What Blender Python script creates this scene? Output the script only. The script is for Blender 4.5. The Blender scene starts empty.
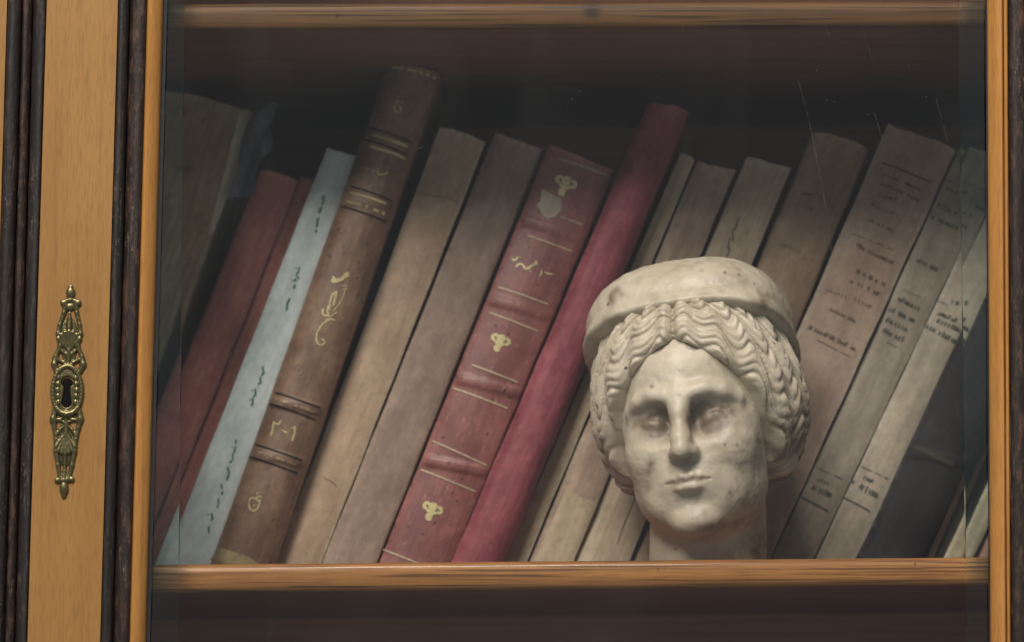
import bpy, bmesh, math, random
import numpy as np
from mathutils import Vector, Matrix
random.seed(7); RNG = np.random.default_rng(5)
C = bpy.context.scene.collection
S = bpy.context.scene

# ------------------------------------------------------------------ camera model
W, H, F = 1024, 642, 4020.0
PITCH = math.atan(479 / F); CD = 2.2
ct, st = math.cos(PITCH), math.sin(PITCH)
ZC = -(st - 239 / F * ct) / (ct + 239 / F * st) * (CD + 0.03)
def at(px, py, y):
    """photo pixel on the vertical plane at depth y -> (x, z)"""
    a = (px - 512) / F; b = (321 - py) / F
    dy = ct - b * st; dz = st + b * ct
    k = (CD + y) / dy
    return a * k, ZC + dz * k
def atv(px, py, y):
    x, z = at(px, py, y); return Vector((x, y, z))
PX = 2.2 / F                                   # metres per photo pixel at the glass

ZB, ZT = -.34, .62                              # the part of the bookcase that is built
# ------------------------------------------------------------------ scene helpers
def new_mesh_obj(name, verts, faces, mats, parent=None, smooth=True, fmat=None, uv=None):
    me = bpy.data.meshes.new(name)
    me.from_pydata([tuple(v) for v in verts], [], [tuple(f) for f in faces])
    if not isinstance(mats, (list, tuple)): mats = [mats]
    for m in mats: me.materials.append(m)
    if smooth: me.polygons.foreach_set('use_smooth', [True] * len(me.polygons))
    if fmat is not None: me.polygons.foreach_set('material_index', fmat)
    if uv is not None:
        l = me.uv_layers.new(name='UVMap')
        vi = np.empty(len(me.loops), dtype=np.int32); me.loops.foreach_get('vertex_index', vi)
        l.data.foreach_set('uv', np.asarray(uv, dtype=np.float32)[vi].ravel())
    me.update()
    o = bpy.data.objects.new(name, me); C.objects.link(o)
    if parent is not None: o.parent = parent
    return o
def thing(name, label, cat, loc=(0, 0, 0), group=None):
    o = bpy.data.objects.new(name, None); C.objects.link(o); o.location = loc
    o.empty_display_size = 0.02
    o['label'] = label; o['category'] = cat
    if group: o['group'] = group
    return o
def sharpen(o, deg=35):
    bpy.context.view_layer.update()
    bm = bmesh.new(); bm.from_mesh(o.data)
    bmesh.ops.recalc_face_normals(bm, faces=bm.faces)
    a = math.radians(deg)
    for e in bm.edges:
        if len(e.link_faces) == 2 and e.calc_face_angle(0) > a: e.smooth = False
    bm.to_mesh(o.data); bm.free()

# ------------------------------------------------------------------ material helpers
class NT:
    def __init__(s, name):
        s.m = bpy.data.materials.new(name); s.m.use_nodes = True
        s.t = s.m.node_tree; s.t.nodes.clear()
        s.out = s.t.nodes.new('ShaderNodeOutputMaterial')
    def n(s, typ, **kw):
        nd = s.t.nodes.new(typ)
        for k, v in kw.items():
            if k.startswith('i_'): nd.inputs[k[2:].replace('_', ' ')].default_value = v
            else: setattr(nd, k, v)
        return nd
    def l(s, a, b): s.t.links.new(a, b)
    def coords(s, kind='Object', scale=(1, 1, 1), rot=(0, 0, 0)):
        tc = s.n('ShaderNodeTexCoord'); mp = s.n('ShaderNodeMapping')
        mp.inputs['Scale'].default_value = scale; mp.inputs['Rotation'].default_value = rot
        s.l(tc.outputs[kind], mp.inputs['Vector']); return mp.outputs[0]
    def noise(s, vec, scale, detail=4, rough=.55, dist=0):
        nd = s.n('ShaderNodeTexNoise'); nd.inputs['Scale'].default_value = scale
        nd.inputs['Detail'].default_value = detail; nd.inputs['Roughness'].default_value = rough
        nd.inputs['Distortion'].default_value = dist
        s.l(vec, nd.inputs['Vector']); return nd.outputs['Fac']
    def ramp(s, fac, stops):
        nd = s.n('ShaderNodeValToRGB'); el = nd.color_ramp.elements
        while len(el) < len(stops): el.new(.5)
        for e, (p, c) in zip(el, stops):
            e.position = p; e.color = (c, c, c, 1) if not isinstance(c, (tuple, list)) else (*c, 1)
        s.l(fac, nd.inputs['Fac']); return nd.outputs['Color']
    def mix(s, fac, a, b, typ='MIX'):
        nd = s.n('ShaderNodeMix', data_type='RGBA', blend_type=typ)
        for sock, v in ((nd.inputs['Factor'], fac), (nd.inputs[6], a), (nd.inputs[7], b)):
            if isinstance(v, (int, float)): sock.default_value = v
            elif isinstance(v, tuple): sock.default_value = (*v, 1)
            else: s.l(v, sock)
        return nd.outputs[2]
    def math(s, op, a, b=None):
        nd = s.n('ShaderNodeMath', operation=op)
        for i, v in enumerate((a, b)):
            if v is None: continue
            if isinstance(v, (int, float)): nd.inputs[i].default_value = v
            else: s.l(v, nd.inputs[i])
        return nd.outputs[0]
    def bump(s, h, strength, dist):
        nd = s.n('ShaderNodeBump'); nd.inputs['Strength'].default_value = strength
        nd.inputs['Distance'].default_value = dist; s.l(h, nd.inputs['Height']); return nd.outputs[0]
    def bsdf(s, col, rough=.6, spec=.5, normal=None, metal=0, coat=0, coat_rough=.2, sss=0):
        b = s.n('ShaderNodeBsdfPrincipled')
        for sock, v in ((b.inputs['Base Color'], col), (b.inputs['Roughness'], rough)):
            if isinstance(v, (int, float)): sock.default_value = v
            elif isinstance(v, tuple): sock.default_value = (*v, 1)
            else: s.l(v, sock)
        b.inputs['Specular IOR Level'].default_value = spec
        b.inputs['Metallic'].default_value = metal
        b.inputs['Coat Weight'].default_value = coat; b.inputs['Coat Roughness'].default_value = coat_rough
        if sss:
            b.inputs['Subsurface Weight'].default_value = sss
            b.inputs['Subsurface Radius'].default_value = (1, .8, .6); b.inputs['Subsurface Scale'].default_value = .004
        if normal is not None: s.l(normal, b.inputs['Normal'])
        s.l(b.outputs[0], s.out.inputs['Surface']); return b
def sc(c, k): return tuple(min(1, x * k) for x in c)

def wood(name, c, dark, grain='z', rough=.38, coat=.25, flecks=True, streak=.5, knot=None):
    t = NT(name)
    s1 = {'z': (60, 60, 2.4), 'x': (2.6, 230, 230)}[grain]
    s2 = {'z': (1050, 1050, 95), 'x': (50, 900, 900)}[grain]
    v1 = t.coords('Object', s1); v2 = t.coords('Object', s2)
    big = t.noise(v1, 1.0, 6, .6, .6)
    col = t.mix(t.ramp(big, [(.3, 0.0), (.72, 1.0)]), dark, c)
    mott = t.noise(t.coords('Object', (14, 14, 9)), 1.0, 4)
    col = t.mix(t.math('MULTIPLY', t.ramp(mott, [(.35, 0.), (.7, 1.)]), .3), col, sc(c, 1.18))
    if flecks:
        fl = t.noise(v2, 1.0, 2, .5)
        col = t.mix(t.math('MULTIPLY', t.ramp(fl, [(.46, 0.), (.68, 1.)]), .38), col, sc(dark, .66))
    lines = t.noise(t.coords('Object', tuple(x * 4 for x in s1)), 1.0, 3, .5)
    col = t.mix(t.math('MULTIPLY', t.ramp(lines, [(.53, 0.), (.63, 1.)]), streak), col, sc(dark, .55))
    # little knocks
    kn = t.noise(t.coords('Object', (120, 120, 70)), 1.0, 2)
    col = t.mix(t.ramp(kn, [(.765, 0.), (.785, .8)]), col, sc(dark, .35))
    if knot:
        kx, kz = at(*knot, .03)
        vm = t.n('ShaderNodeVectorMath', operation='DISTANCE'); mp = t.coords('Object', (1.0, .001, 1.15))
        t.l(mp, vm.inputs[0]); vm.inputs[1].default_value = (kx, 0, (kz - ZB) * 1.15)
        dd = t.math('ADD', vm.outputs['Value'], t.math('MULTIPLY', lines, .0035))
        col = t.mix(t.ramp(t.math('MULTIPLY', dd, 100.), [(.35, .9), (.85, 0.)]), col, sc(dark, .3))
    r = t.math('ADD', t.math('MULTIPLY', mott, .25), rough - .1)
    t.bsdf(col, r, .22, t.bump(t.noise(v2, 1.0, 2), .12, .0004), coat=coat, coat_rough=.16)
    return t.m

def dark_wood(name, c=(.013, .0105, .0095), wear=(.060, .034, .024), amount=.61):
    t = NT(name)
    n1 = t.noise(t.coords('Object', (260, 260, 60)), 1.0, 6, .7)
    n2 = t.noise(t.coords('Object', (700, 700, 260)), 1.0, 3, .6)
    n3 = t.noise(t.coords('Object', (22, 22, 14)), 1.0, 3)
    col = t.mix(t.ramp(n1, [(amount - .07, 0.), (amount + .1, .9)]), c, wear)
    col = t.mix(t.math('MULTIPLY', t.ramp(n2, [(.60, 0.), (.66, 1.)]), t.ramp(n3, [(.45, 0.), (.6, .9)])), col, (.10, .066, .046))
    dn = t.noise(t.coords('Object', (1300, 1300, 45)), 1.0, 2)
    col = t.mix(t.math('MULTIPLY', t.ramp(dn, [(.62, 0.), (.70, .5)]), t.ramp(n3, [(.4, 0.), (.65, 1.)])), col, (.12, .11, .11))
    t.bsdf(col, t.math('ADD', t.math('MULTIPLY', n1, .45), .28), .3, t.bump(t.math('ADD', n1, n2), .35, .0008))
    return t.m

def cover_mat(name, c, c2, fine=1.0, speck=0.0, streak=.3, rough=.62, spec=.35, fox=0.0, foxc=(.12, .07, .035), scuff=.0, scuffc=None, bump=.25):
    """cloth, leather or paper: UV is (across, along) the spine in metres"""
    t = NT(name)
    seed = random.uniform(0, 50)
    mp = t.n('ShaderNodeMapping'); tc = t.n('ShaderNodeTexCoord')
    mp.inputs['Location'].default_value = (seed, seed * .7, 0)
    t.l(tc.outputs['UV'], mp.inputs['Vector']); uv = mp.outputs[0]
    def sv(a, b):
        m = t.n('ShaderNodeMapping'); m.inputs['Scale'].default_value = (a, b, 1); t.l(uv, m.inputs['Vector']); return m.outputs[0]
    big = t.noise(sv(60, 28), 1., 5, .6)
    col = t.mix(t.ramp(big, [(.38, 0.), (.62, 1.)]), sc(c, .92), sc(c2, 1.06))
    mid = t.noise(sv(230, 150), 1., 4, .65)
    col = t.mix(t.math('MULTIPLY', t.ramp(mid, [(.42, 0.), (.66, 1.)]), .38), col, sc(c, .62))
    st_ = t.noise(sv(420, 14), 1., 3, .6)
    col = t.mix(t.math('MULTIPLY', t.ramp(st_, [(.48, 0.), (.7, 1.)]), streak), col, sc(c, .55))
    grain = t.noise(sv(900, 900), 1., 3, .65)
    col = t.mix(t.math('MULTIPLY', t.ramp(grain, [(.5, 0.), (.68, 1.)]), .35 * fine), col, sc(c2, .5))
    if fox:
        fx = t.noise(sv(140, 110), 1., 4, .6)
        col = t.mix(t.math('MULTIPLY', t.ramp(fx, [(.56, 0.), (.68, 1.)]), fox), col, foxc)
    if scuff:
        sf = t.noise(sv(260, 120), 1., 5, .7)
        col = t.mix(t.math('MULTIPLY', t.ramp(sf, [(.58, 0.), (.66, 1.)]), scuff), col, scuffc or sc(c2, 1.9))
    ew = t.n('ShaderNodeAttribute', attribute_name='edge_wear')
    en = t.noise(sv(330, 190), 1., 4, .7)
    col = t.mix(t.math('MULTIPLY', t.math('MULTIPLY', ew.outputs['Fac'], t.ramp(en, [(.38, 0.), (.62, 1.)])), .6), col, tuple(min(.5, x * 1.5 + .07) for x in c2))
    if speck:
        vo = t.n('ShaderNodeTexVoronoi'); vo.inputs['Scale'].default_value = 1.; t.l(sv(170, 130), vo.inputs['Vector'])
        msk = t.noise(sv(40, 25), 1., 2)
        f = t.math('MULTIPLY', t.ramp(vo.outputs['Distance'], [(.1, 1.), (.17, 0.)]), t.ramp(msk, [(.5, 0.), (.58, speck)]))
        col = t.mix(f, col, (.008, .006, .005))
    t.bsdf(col, t.math('ADD', t.math('MULTIPLY', big, .2), rough - .1), spec, t.bump(t.math('ADD', t.math('ADD', grain, big), t.math('MULTIPLY', st_, 1.6)), bump, .0008))
    return t.m

def flat_mat(name, c, rough=.6, spec=.4, metal=0, var=.35, scale=300):
    t = NT(name)
    n = t.noise(t.coords('Object', (scale,) * 3), 1., 4, .6)
    t.bsdf(t.mix(t.ramp(n, [(.35, 0.), (.7, 1.)]), sc(c, 1 - var), sc(c, 1 + var * .4)), rough, spec, None, metal)
    return t.m

def pages_mat(name, c):
    t = NT(name)
    n = t.noise(t.coords('Object', (900, 30, 30), (0, .33, 0)), 1., 3, .6)
    t.bsdf(t.mix(t.ramp(n, [(.3, 0.), (.7, 1.)]), sc(c, .55), c), .8, .2)
    return t.m

# ------------------------------------------------------------------ woodwork of the bookcase
beech = wood('varnished beech', (.285, .148, .042), (.22, .108, .030), 'z', streak=.18)
bead_wood = wood('amber bead wood', (.43, .205, .055), (.30, .13, .030), 'z', streak=.25)
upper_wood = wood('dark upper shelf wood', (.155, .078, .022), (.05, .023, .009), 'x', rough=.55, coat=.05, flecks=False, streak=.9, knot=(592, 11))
shelf_wood = wood('honey brown shelf wood', (.385, .182, .050), (.19, .075, .020), 'x', rough=.5, coat=.3, flecks=True, streak=.95)
inner_wood = wood('dull inside wood', (.225, .108, .068), (.13, .060, .040), 'x', rough=.6, coat=0, flecks=False)
black_wood = dark_wood('worn black stained wood')
brown_black = dark_wood('worn brown black wood', (.016, .010, .008), (.085, .040, .022), .58)
dark_felt = flat_mat('dark rebate', (.012, .014, .017), .7, .3)

ZB, ZT = -.34, .62                              # the part of the bookcase that is built
case = thing('bookcase', 'old glazed wooden bookcase with beech door frame, black mouldings and two shelves', 'bookcase', (0, 0, ZB))
def rel(v): return (v[0], v[1], v[2] - ZB)
def xline(pt, pb, y):
    x0, z0 = at(pt, 0, y); x1, z1 = at(pb, 642, y)
    return lambda z: x0 + (x1 - x0) * (z - z0) / (z1 - z0)
def upright(name, prof, mat, parent, z0=ZB, z1=ZT, deg=35, closed=True, jit=0.0, n=90):
    """extrude a moulding profile [(px at photo top, px at photo bottom, depth y)] up the door"""
    verts = []; faces = []; k = len(prof)
    ls = [xline(a, b, y) for a, b, y in prof]
    for i in range(n + 1):
        z = z0 + (z1 - z0) * i / n
        for (a, b, y), f in zip(prof, ls):
            j = random.uniform(-jit, jit)
            verts.append(rel((f(z) + j, y + j, z)))
    for i in range(n):
        for j in range(k):
            a = i * k + j; b = i * k + (j + 1) % k
            faces.append((a, b, b + k, a + k))
    faces.append(tuple(range(k - 1, -1, -1))); faces.append(tuple(n * k + j for j in range(k)))
    o = new_mesh_obj(name, verts, faces, mat, parent)
    sharpen(o, deg); return o
def arc(pt0, pb0, pt1, pb1, y0, y1, bulge, n=10, back=None):
    """half round moulding front between two vertical lines"""
    out = []
    for i in range(n + 1):
        t = i / n
        yy = y0 + (y1 - y0) * t - bulge * math.sqrt(max(0, 1 - (2 * t - 1) ** 2))
        out.append((pt0 + (pt1 - pt0) * t, pb0 + (pb1 - pb0) * t, yy))
    yb = back if back is not None else max(y0, y1) + .006
    out += [(pt1, pb1, yb), (pt0, pb0, yb)]
    return out
def box(name, x0, x1, y0, y1, z0, z1, mat, parent, bev=.001):
    bm = bmesh.new(); bmesh.ops.create_cube(bm, size=1)
    for v in bm.verts:
        v.co = rel(((x0 + x1) / 2 + v.co.x * (x1 - x0), (y0 + y1) / 2 + v.co.y * (y1 - y0), (z0 + z1) / 2 + v.co.z * (z1 - z0)))
    if bev: bmesh.ops.bevel(bm, geom=bm.edges[:], offset=bev, segments=2, affect='EDGES')
    me = bpy.data.meshes.new(name); bm.to_mesh(me); bm.free(); me.materials.append(mat)
    o = bpy.data.objects.new(name, me); C.objects.link(o); o.parent = parent; return o

XL, XR = at(-70, 321, .1)[0], at(1190, 321, .1)[0]
YB = .365
box('side_panel', XL - .018, XL, .0305, YB, ZB, ZT, inner_wood, case)
box('side_panel', XR, XR + .018, .0305, YB, ZB, ZT, inner_wood, case)
box('back_panel', XL - .018, XR + .018, YB + .001, YB + .011, ZB, ZT, wood('brown back board', (.50, .27, .16), (.34, .17, .10), 'x', rough=.7, coat=0, flecks=False), case)
box('top_board', XL - .02, XR + .02, .0305, YB + .012, ZT + .0005, ZT + .02, inner_wood, case)
box('bottom_board', XL - .02, XR + .02, .0305, YB + .012, ZB - .02, ZB - .0005, inner_wood, case)
# post left of the door with its dark mouldings
post = upright('post', [(-150, -170, .004), (7, -12, .004), (7, -12, .03), (-150, -170, .03)], beech, case)
upright('post_moulding', arc(7.5, -11, 22, 4, .004, .006, .004), black_wood, post, deg=50, jit=.0001)
upright('post_moulding', arc(22.5, 4.5, 33, 15, .008, .010, .003, back=.03), brown_black, post, deg=50, jit=.0001)

# shelves with rounded front nosing: profile in (y, z), ends measured on the photo
def shelf(name, L, R, thick, yfront, mat):
    zl, zr = L, R; n = 64; prof = []
    r = thick / 2
    for i in range(13):
        a = math.pi / 2 + math.pi * i / 12
        sx = .55
        prof.append((yfront + r * sx + r * sx * math.cos(a), -r + r * math.copysign(abs(math.sin(a)) ** .75, math.sin(a))))
    prof.append((YB - .0005, -thick)); prof.append((YB - .0005, 0))
    k = len(prof); verts = []; faces = []
    xa, xb = XL + .0005, XR - .0005
    for i in range(n + 1):
        t = i / n; x = xa + (xb - xa) * t
        for (y, z) in prof:
            zz = zl + (zr - zl) * t * (1 if y < .06 else 1)
            verts.append(rel((x, y, zz + z + (random.uniform(-1, 1) * .00008 if y < .06 else 0))))
    for i in range(n):
        for j in range(k):
            a = i * k + j; b = i * k + (j + 1) % k
            faces.append((a, a + k, b + k, b))
    faces.append(tuple(range(k))); faces.append(tuple(n * k + j for j in range(k - 1, -1, -1)))
    fm = []
    for i in range(n):
        for j in range(k): fm.append(0 if j < 12 else 1)
    o = new_mesh_obj(name, verts, faces, [mat, inner_wood], case, fmat=fm + [1, 1]); sharpen(o, 40); return o
YS = .03
def zat(px, py): return at(px, py, YS)[1]
xs0, xs1 = at(155, 564, YS)[0], at(988, 557, YS)[0]
zs0, zs1 = zat(155, 564.5), zat(988, 557)
slope = (zs1 - zs0) / (xs1 - xs0)
def shelf_z(x): return zs0 + slope * (x - xs0)
shelf('lower_shelf', shelf_z(XL), shelf_z(XR), 28.5 * PX, YS, shelf_wood)
zu0, zu1 = zat(180, 3), zat(980, 0)
su = (zu1 - zu0) / (at(980, 2, YS)[0] - at(180, 3, YS)[0])
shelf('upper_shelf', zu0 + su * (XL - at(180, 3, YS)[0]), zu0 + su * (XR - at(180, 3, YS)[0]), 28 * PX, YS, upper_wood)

# door: stiles and rails in one frame board, mouldings, bead, glass, keyhole plate
door_prof_l = [(47, 27.5, .000), (118, 100, .000), (118, 100, .026), (47, 27.5, .026)]
door = upright('door', door_prof_l, beech, case)
d2 = upright('stile', [(1046, 1050, .0), (1130, 1134, .0), (1130, 1134, .026), (1046, 1050, .026)], beech, door)
def rail(z0, z1):
    f = xline(118, 100, 0); g = xline(1046, 1050, 0)
    return box('rail', f((z0 + z1) / 2) + .004, g((z0 + z1) / 2) - .004, .0002, .0255, z0, z1, beech, door)
rail(ZT - .05, ZT - .001); rail(ZB + .001, ZB + .05)
upright('edge_bead', arc(34, 15.5, 46.5, 27, .004, .002, .0025, back=.026), black_wood, door, deg=50, jit=.0001)
upright('dark_moulding', arc(118.5, 100.3, 130, 113, .001, .0035, .0035, back=.02), black_wood, door, deg=50, jit=.00012)
upright('dark_moulding', arc(130.3, 113.3, 147, 129, .004, .0025, .0035, back=.02), brown_black, door, deg=50, jit=.00012)
upright('glazing_bead', arc(147.3, 129.3, 163.5, 146, .0035, .011, .0028, back=.0128), bead_wood, door, deg=50)
upright('rebate_strip', [(163.7, 146.2, .0115), (167.5, 150, .0115), (167.5, 150, .0129), (163.7, 146.2, .0129)], dark_felt, door)
upright('glazing_bead', arc(987, 990.5, 1003, 1006.5, .011, .0035, .0028, back=.0128), bead_wood, door, deg=50)
upright('rebate_strip', [(985.3, 988.8, .0115), (986.8, 990.3, .0115), (986.8, 990.3, .0129), (985.3, 988.8, .0129)], dark_felt, door)
upright('dark_moulding', arc(1003.3, 1006.8, 1008, 1011, .0045, .004, .0022, back=.02), bead_wood, door, deg=50)
upright('dark_moulding', arc(1008.3, 1011.3, 1030, 1034, .003, .0035, .004, back=.02), brown_black, door, deg=50, jit=.00012)
upright('dark_moulding', arc(1030.3, 1034.3, 1045.8, 1049.8, .003, .001, .0035, back=.02), black_wood, door, deg=50, jit=.00012)

# glass: flat pane with transparent faces, bevelled side strips that really refract
def glass_mats():
    t = NT('old cabinet glass')
    lw = t.n('ShaderNodeLayerWeight'); lw.inputs['Blend'].default_value = .5
    fr = t.n('ShaderNodeMath', operation='MULTIPLY_ADD'); fr.inputs[1].default_value = .9; fr.inputs[2].default_value = .03
    t.l(t.math('POWER', lw.outputs['Facing'], 5), fr.inputs[0])
    tr = t.n('ShaderNodeBsdfTransparent'); tr.inputs['Color'].default_value = (.965, .96, .95, 1)
    gl = t.n('ShaderNodeBsdfGlossy'); gl.inputs['Roughness'].default_value = .0
    mx = t.n('ShaderNodeMixShader'); t.l(fr.outputs[0], mx.inputs[0]); t.l(tr.outputs[0], mx.inputs[1]); t.l(gl.outputs[0], mx.inputs[2])
    df = t.n('ShaderNodeBsdfDiffuse'); df.inputs['Color'].default_value = (.6, .58, .54, 1)
    film = t.math('MULTIPLY', t.ramp(t.noise(t.coords('Object', (11, 11, 7)), 1., 5, .62, .8), [(.46, .05), (.74, 1.)]), .0060)
    m2 = t.n('ShaderNodeMixShader'); t.l(film, m2.inputs[0]); t.l(mx.outputs[0], m2.inputs[1]); t.l(df.outputs[0], m2.inputs[2])
    t.l(m2.outputs[0], t.out.inputs['Surface'])
    b = NT('bevelled glass edge')
    g = b.n('ShaderNodeBsdfGlass'); g.inputs['IOR'].default_value = 1.5; g.inputs['Roughness'].default_value = 0
    g.inputs['Color'].default_value = (.93, .96, .95, 1)
    b.l(g.outputs[0], b.out.inputs['Surface'])
    return t.m, b.m
gm, gb = glass_mats()
dustm = flat_mat('dust and scratches', (.09, .09, .086), .9, .1)
yg = .013; th = .005
xi0, xi1 = at(181, 321, yg)[0], at(963, 321, yg)[0]
xo0, xo1 = at(120, 321, yg)[0], at(1001, 321, yg)[0]
def glass():
    z0, z1 = ZB + .03, ZT - .03; V = []; Fc = []; M = []
    cols = [(xo0, yg + (xi0 - xo0) * .062), (xi0, yg), (xi1, yg), (xo1, yg + (xo1 - xi1) * .062)]
    for x, y in cols: V += [rel((x, y, z0)), rel((x, y, z1))]
    for x, y in cols: V += [rel((x, yg + th, z0)), rel((x, yg + th, z1))]
    for i, m in ((0, 1), (1, 0), (2, 1)):
        a = 2 * i; Fc.append((a, a + 2, a + 3, a + 1)); M.append(m)
        b = 8 + 2 * i; Fc.append((b, b + 1, b + 3, b + 2)); M.append(m)
    Fc.append((0, 1, 9, 8)); M.append(1); Fc.append((6, 14, 15, 7)); M.append(1)
    for i in range(3):
        a = 2 * i; Fc.append((a, a + 8, a + 10, a + 2)); M.append(0 if i == 1 else 1)
        Fc.append((a + 1, a + 3, a + 11, a + 9)); M.append(0 if i == 1 else 1)
    def ribbon(pts, w):
        y = yg - .00025
        for (p, q) in zip(pts[:-1], pts[1:]):
            ww = w * random.uniform(.2, .6)
            if random.random() < .22: continue
            a = atv(*p, y); b = atv(*q, y); d = (b - a).normalized(); nn = Vector((d.z, 0, -d.x)) * ww * PX * .5
            i = len(V); V.extend([rel(a - nn), rel(a + nn), rel(b + nn), rel(b - nn)]); Fc.append((i, i + 1, i + 2, i + 3)); M.append(2)
    def scratch(p, q, w, bow=0, n=24):
        pts = []
        for i in range(n + 1):
            t = i / n; s = bow * 4 * t * (1 - t)
            pts.append((p[0] + (q[0] - p[0]) * t + s + random.uniform(-.25, .25), p[1] + (q[1] - p[1]) * t + random.uniform(-.2, .2)))
        ribbon(pts, w)
    scratch((796, 72), (815, 150), .55, 1); scratch((815, 150), (832, 256), .75, 1.5); scratch((818, 10), (830, 37), .5)
    scratch((862, 28), (875, 68), .4); scratch((936, 98), (948, 142), .55); scratch((874, 112), (883, 140), .55)
    scratch((766, 12), (770, 20), .5)
    scratch((415, 150), (424, 146), .6); scratch((268, 640), (274, 622), .5); scratch((660, 215), (668, 219), .5)
    for i in range(90):
        px, py = random.uniform(185, 960), random.uniform(6, 636)
        if random.random() < .4: px, py = random.gauss(680, 130), random.gauss(120, 70)
        if not (184 < px < 960 and 4 < py < 638): continue
        r = random.choice([.28, .3, .35, .4, .55]) * PX * random.uniform(.7, 1.2)
        a = atv(px, py, yg - .0003); i0 = len(V)
        for k in range(6):
            an = k * math.pi / 3; rr = r * random.uniform(.6, 1.3)
            V.append(rel((a.x + rr * math.cos(an), a.y, a.z + rr * math.sin(an))))
        Fc.append(tuple(range(i0, i0 + 6))); M.append(2)
    return new_mesh_obj('glass_pane', V, Fc, [gm, gb, dustm], door, smooth=False, fmat=M)
glass()

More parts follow.
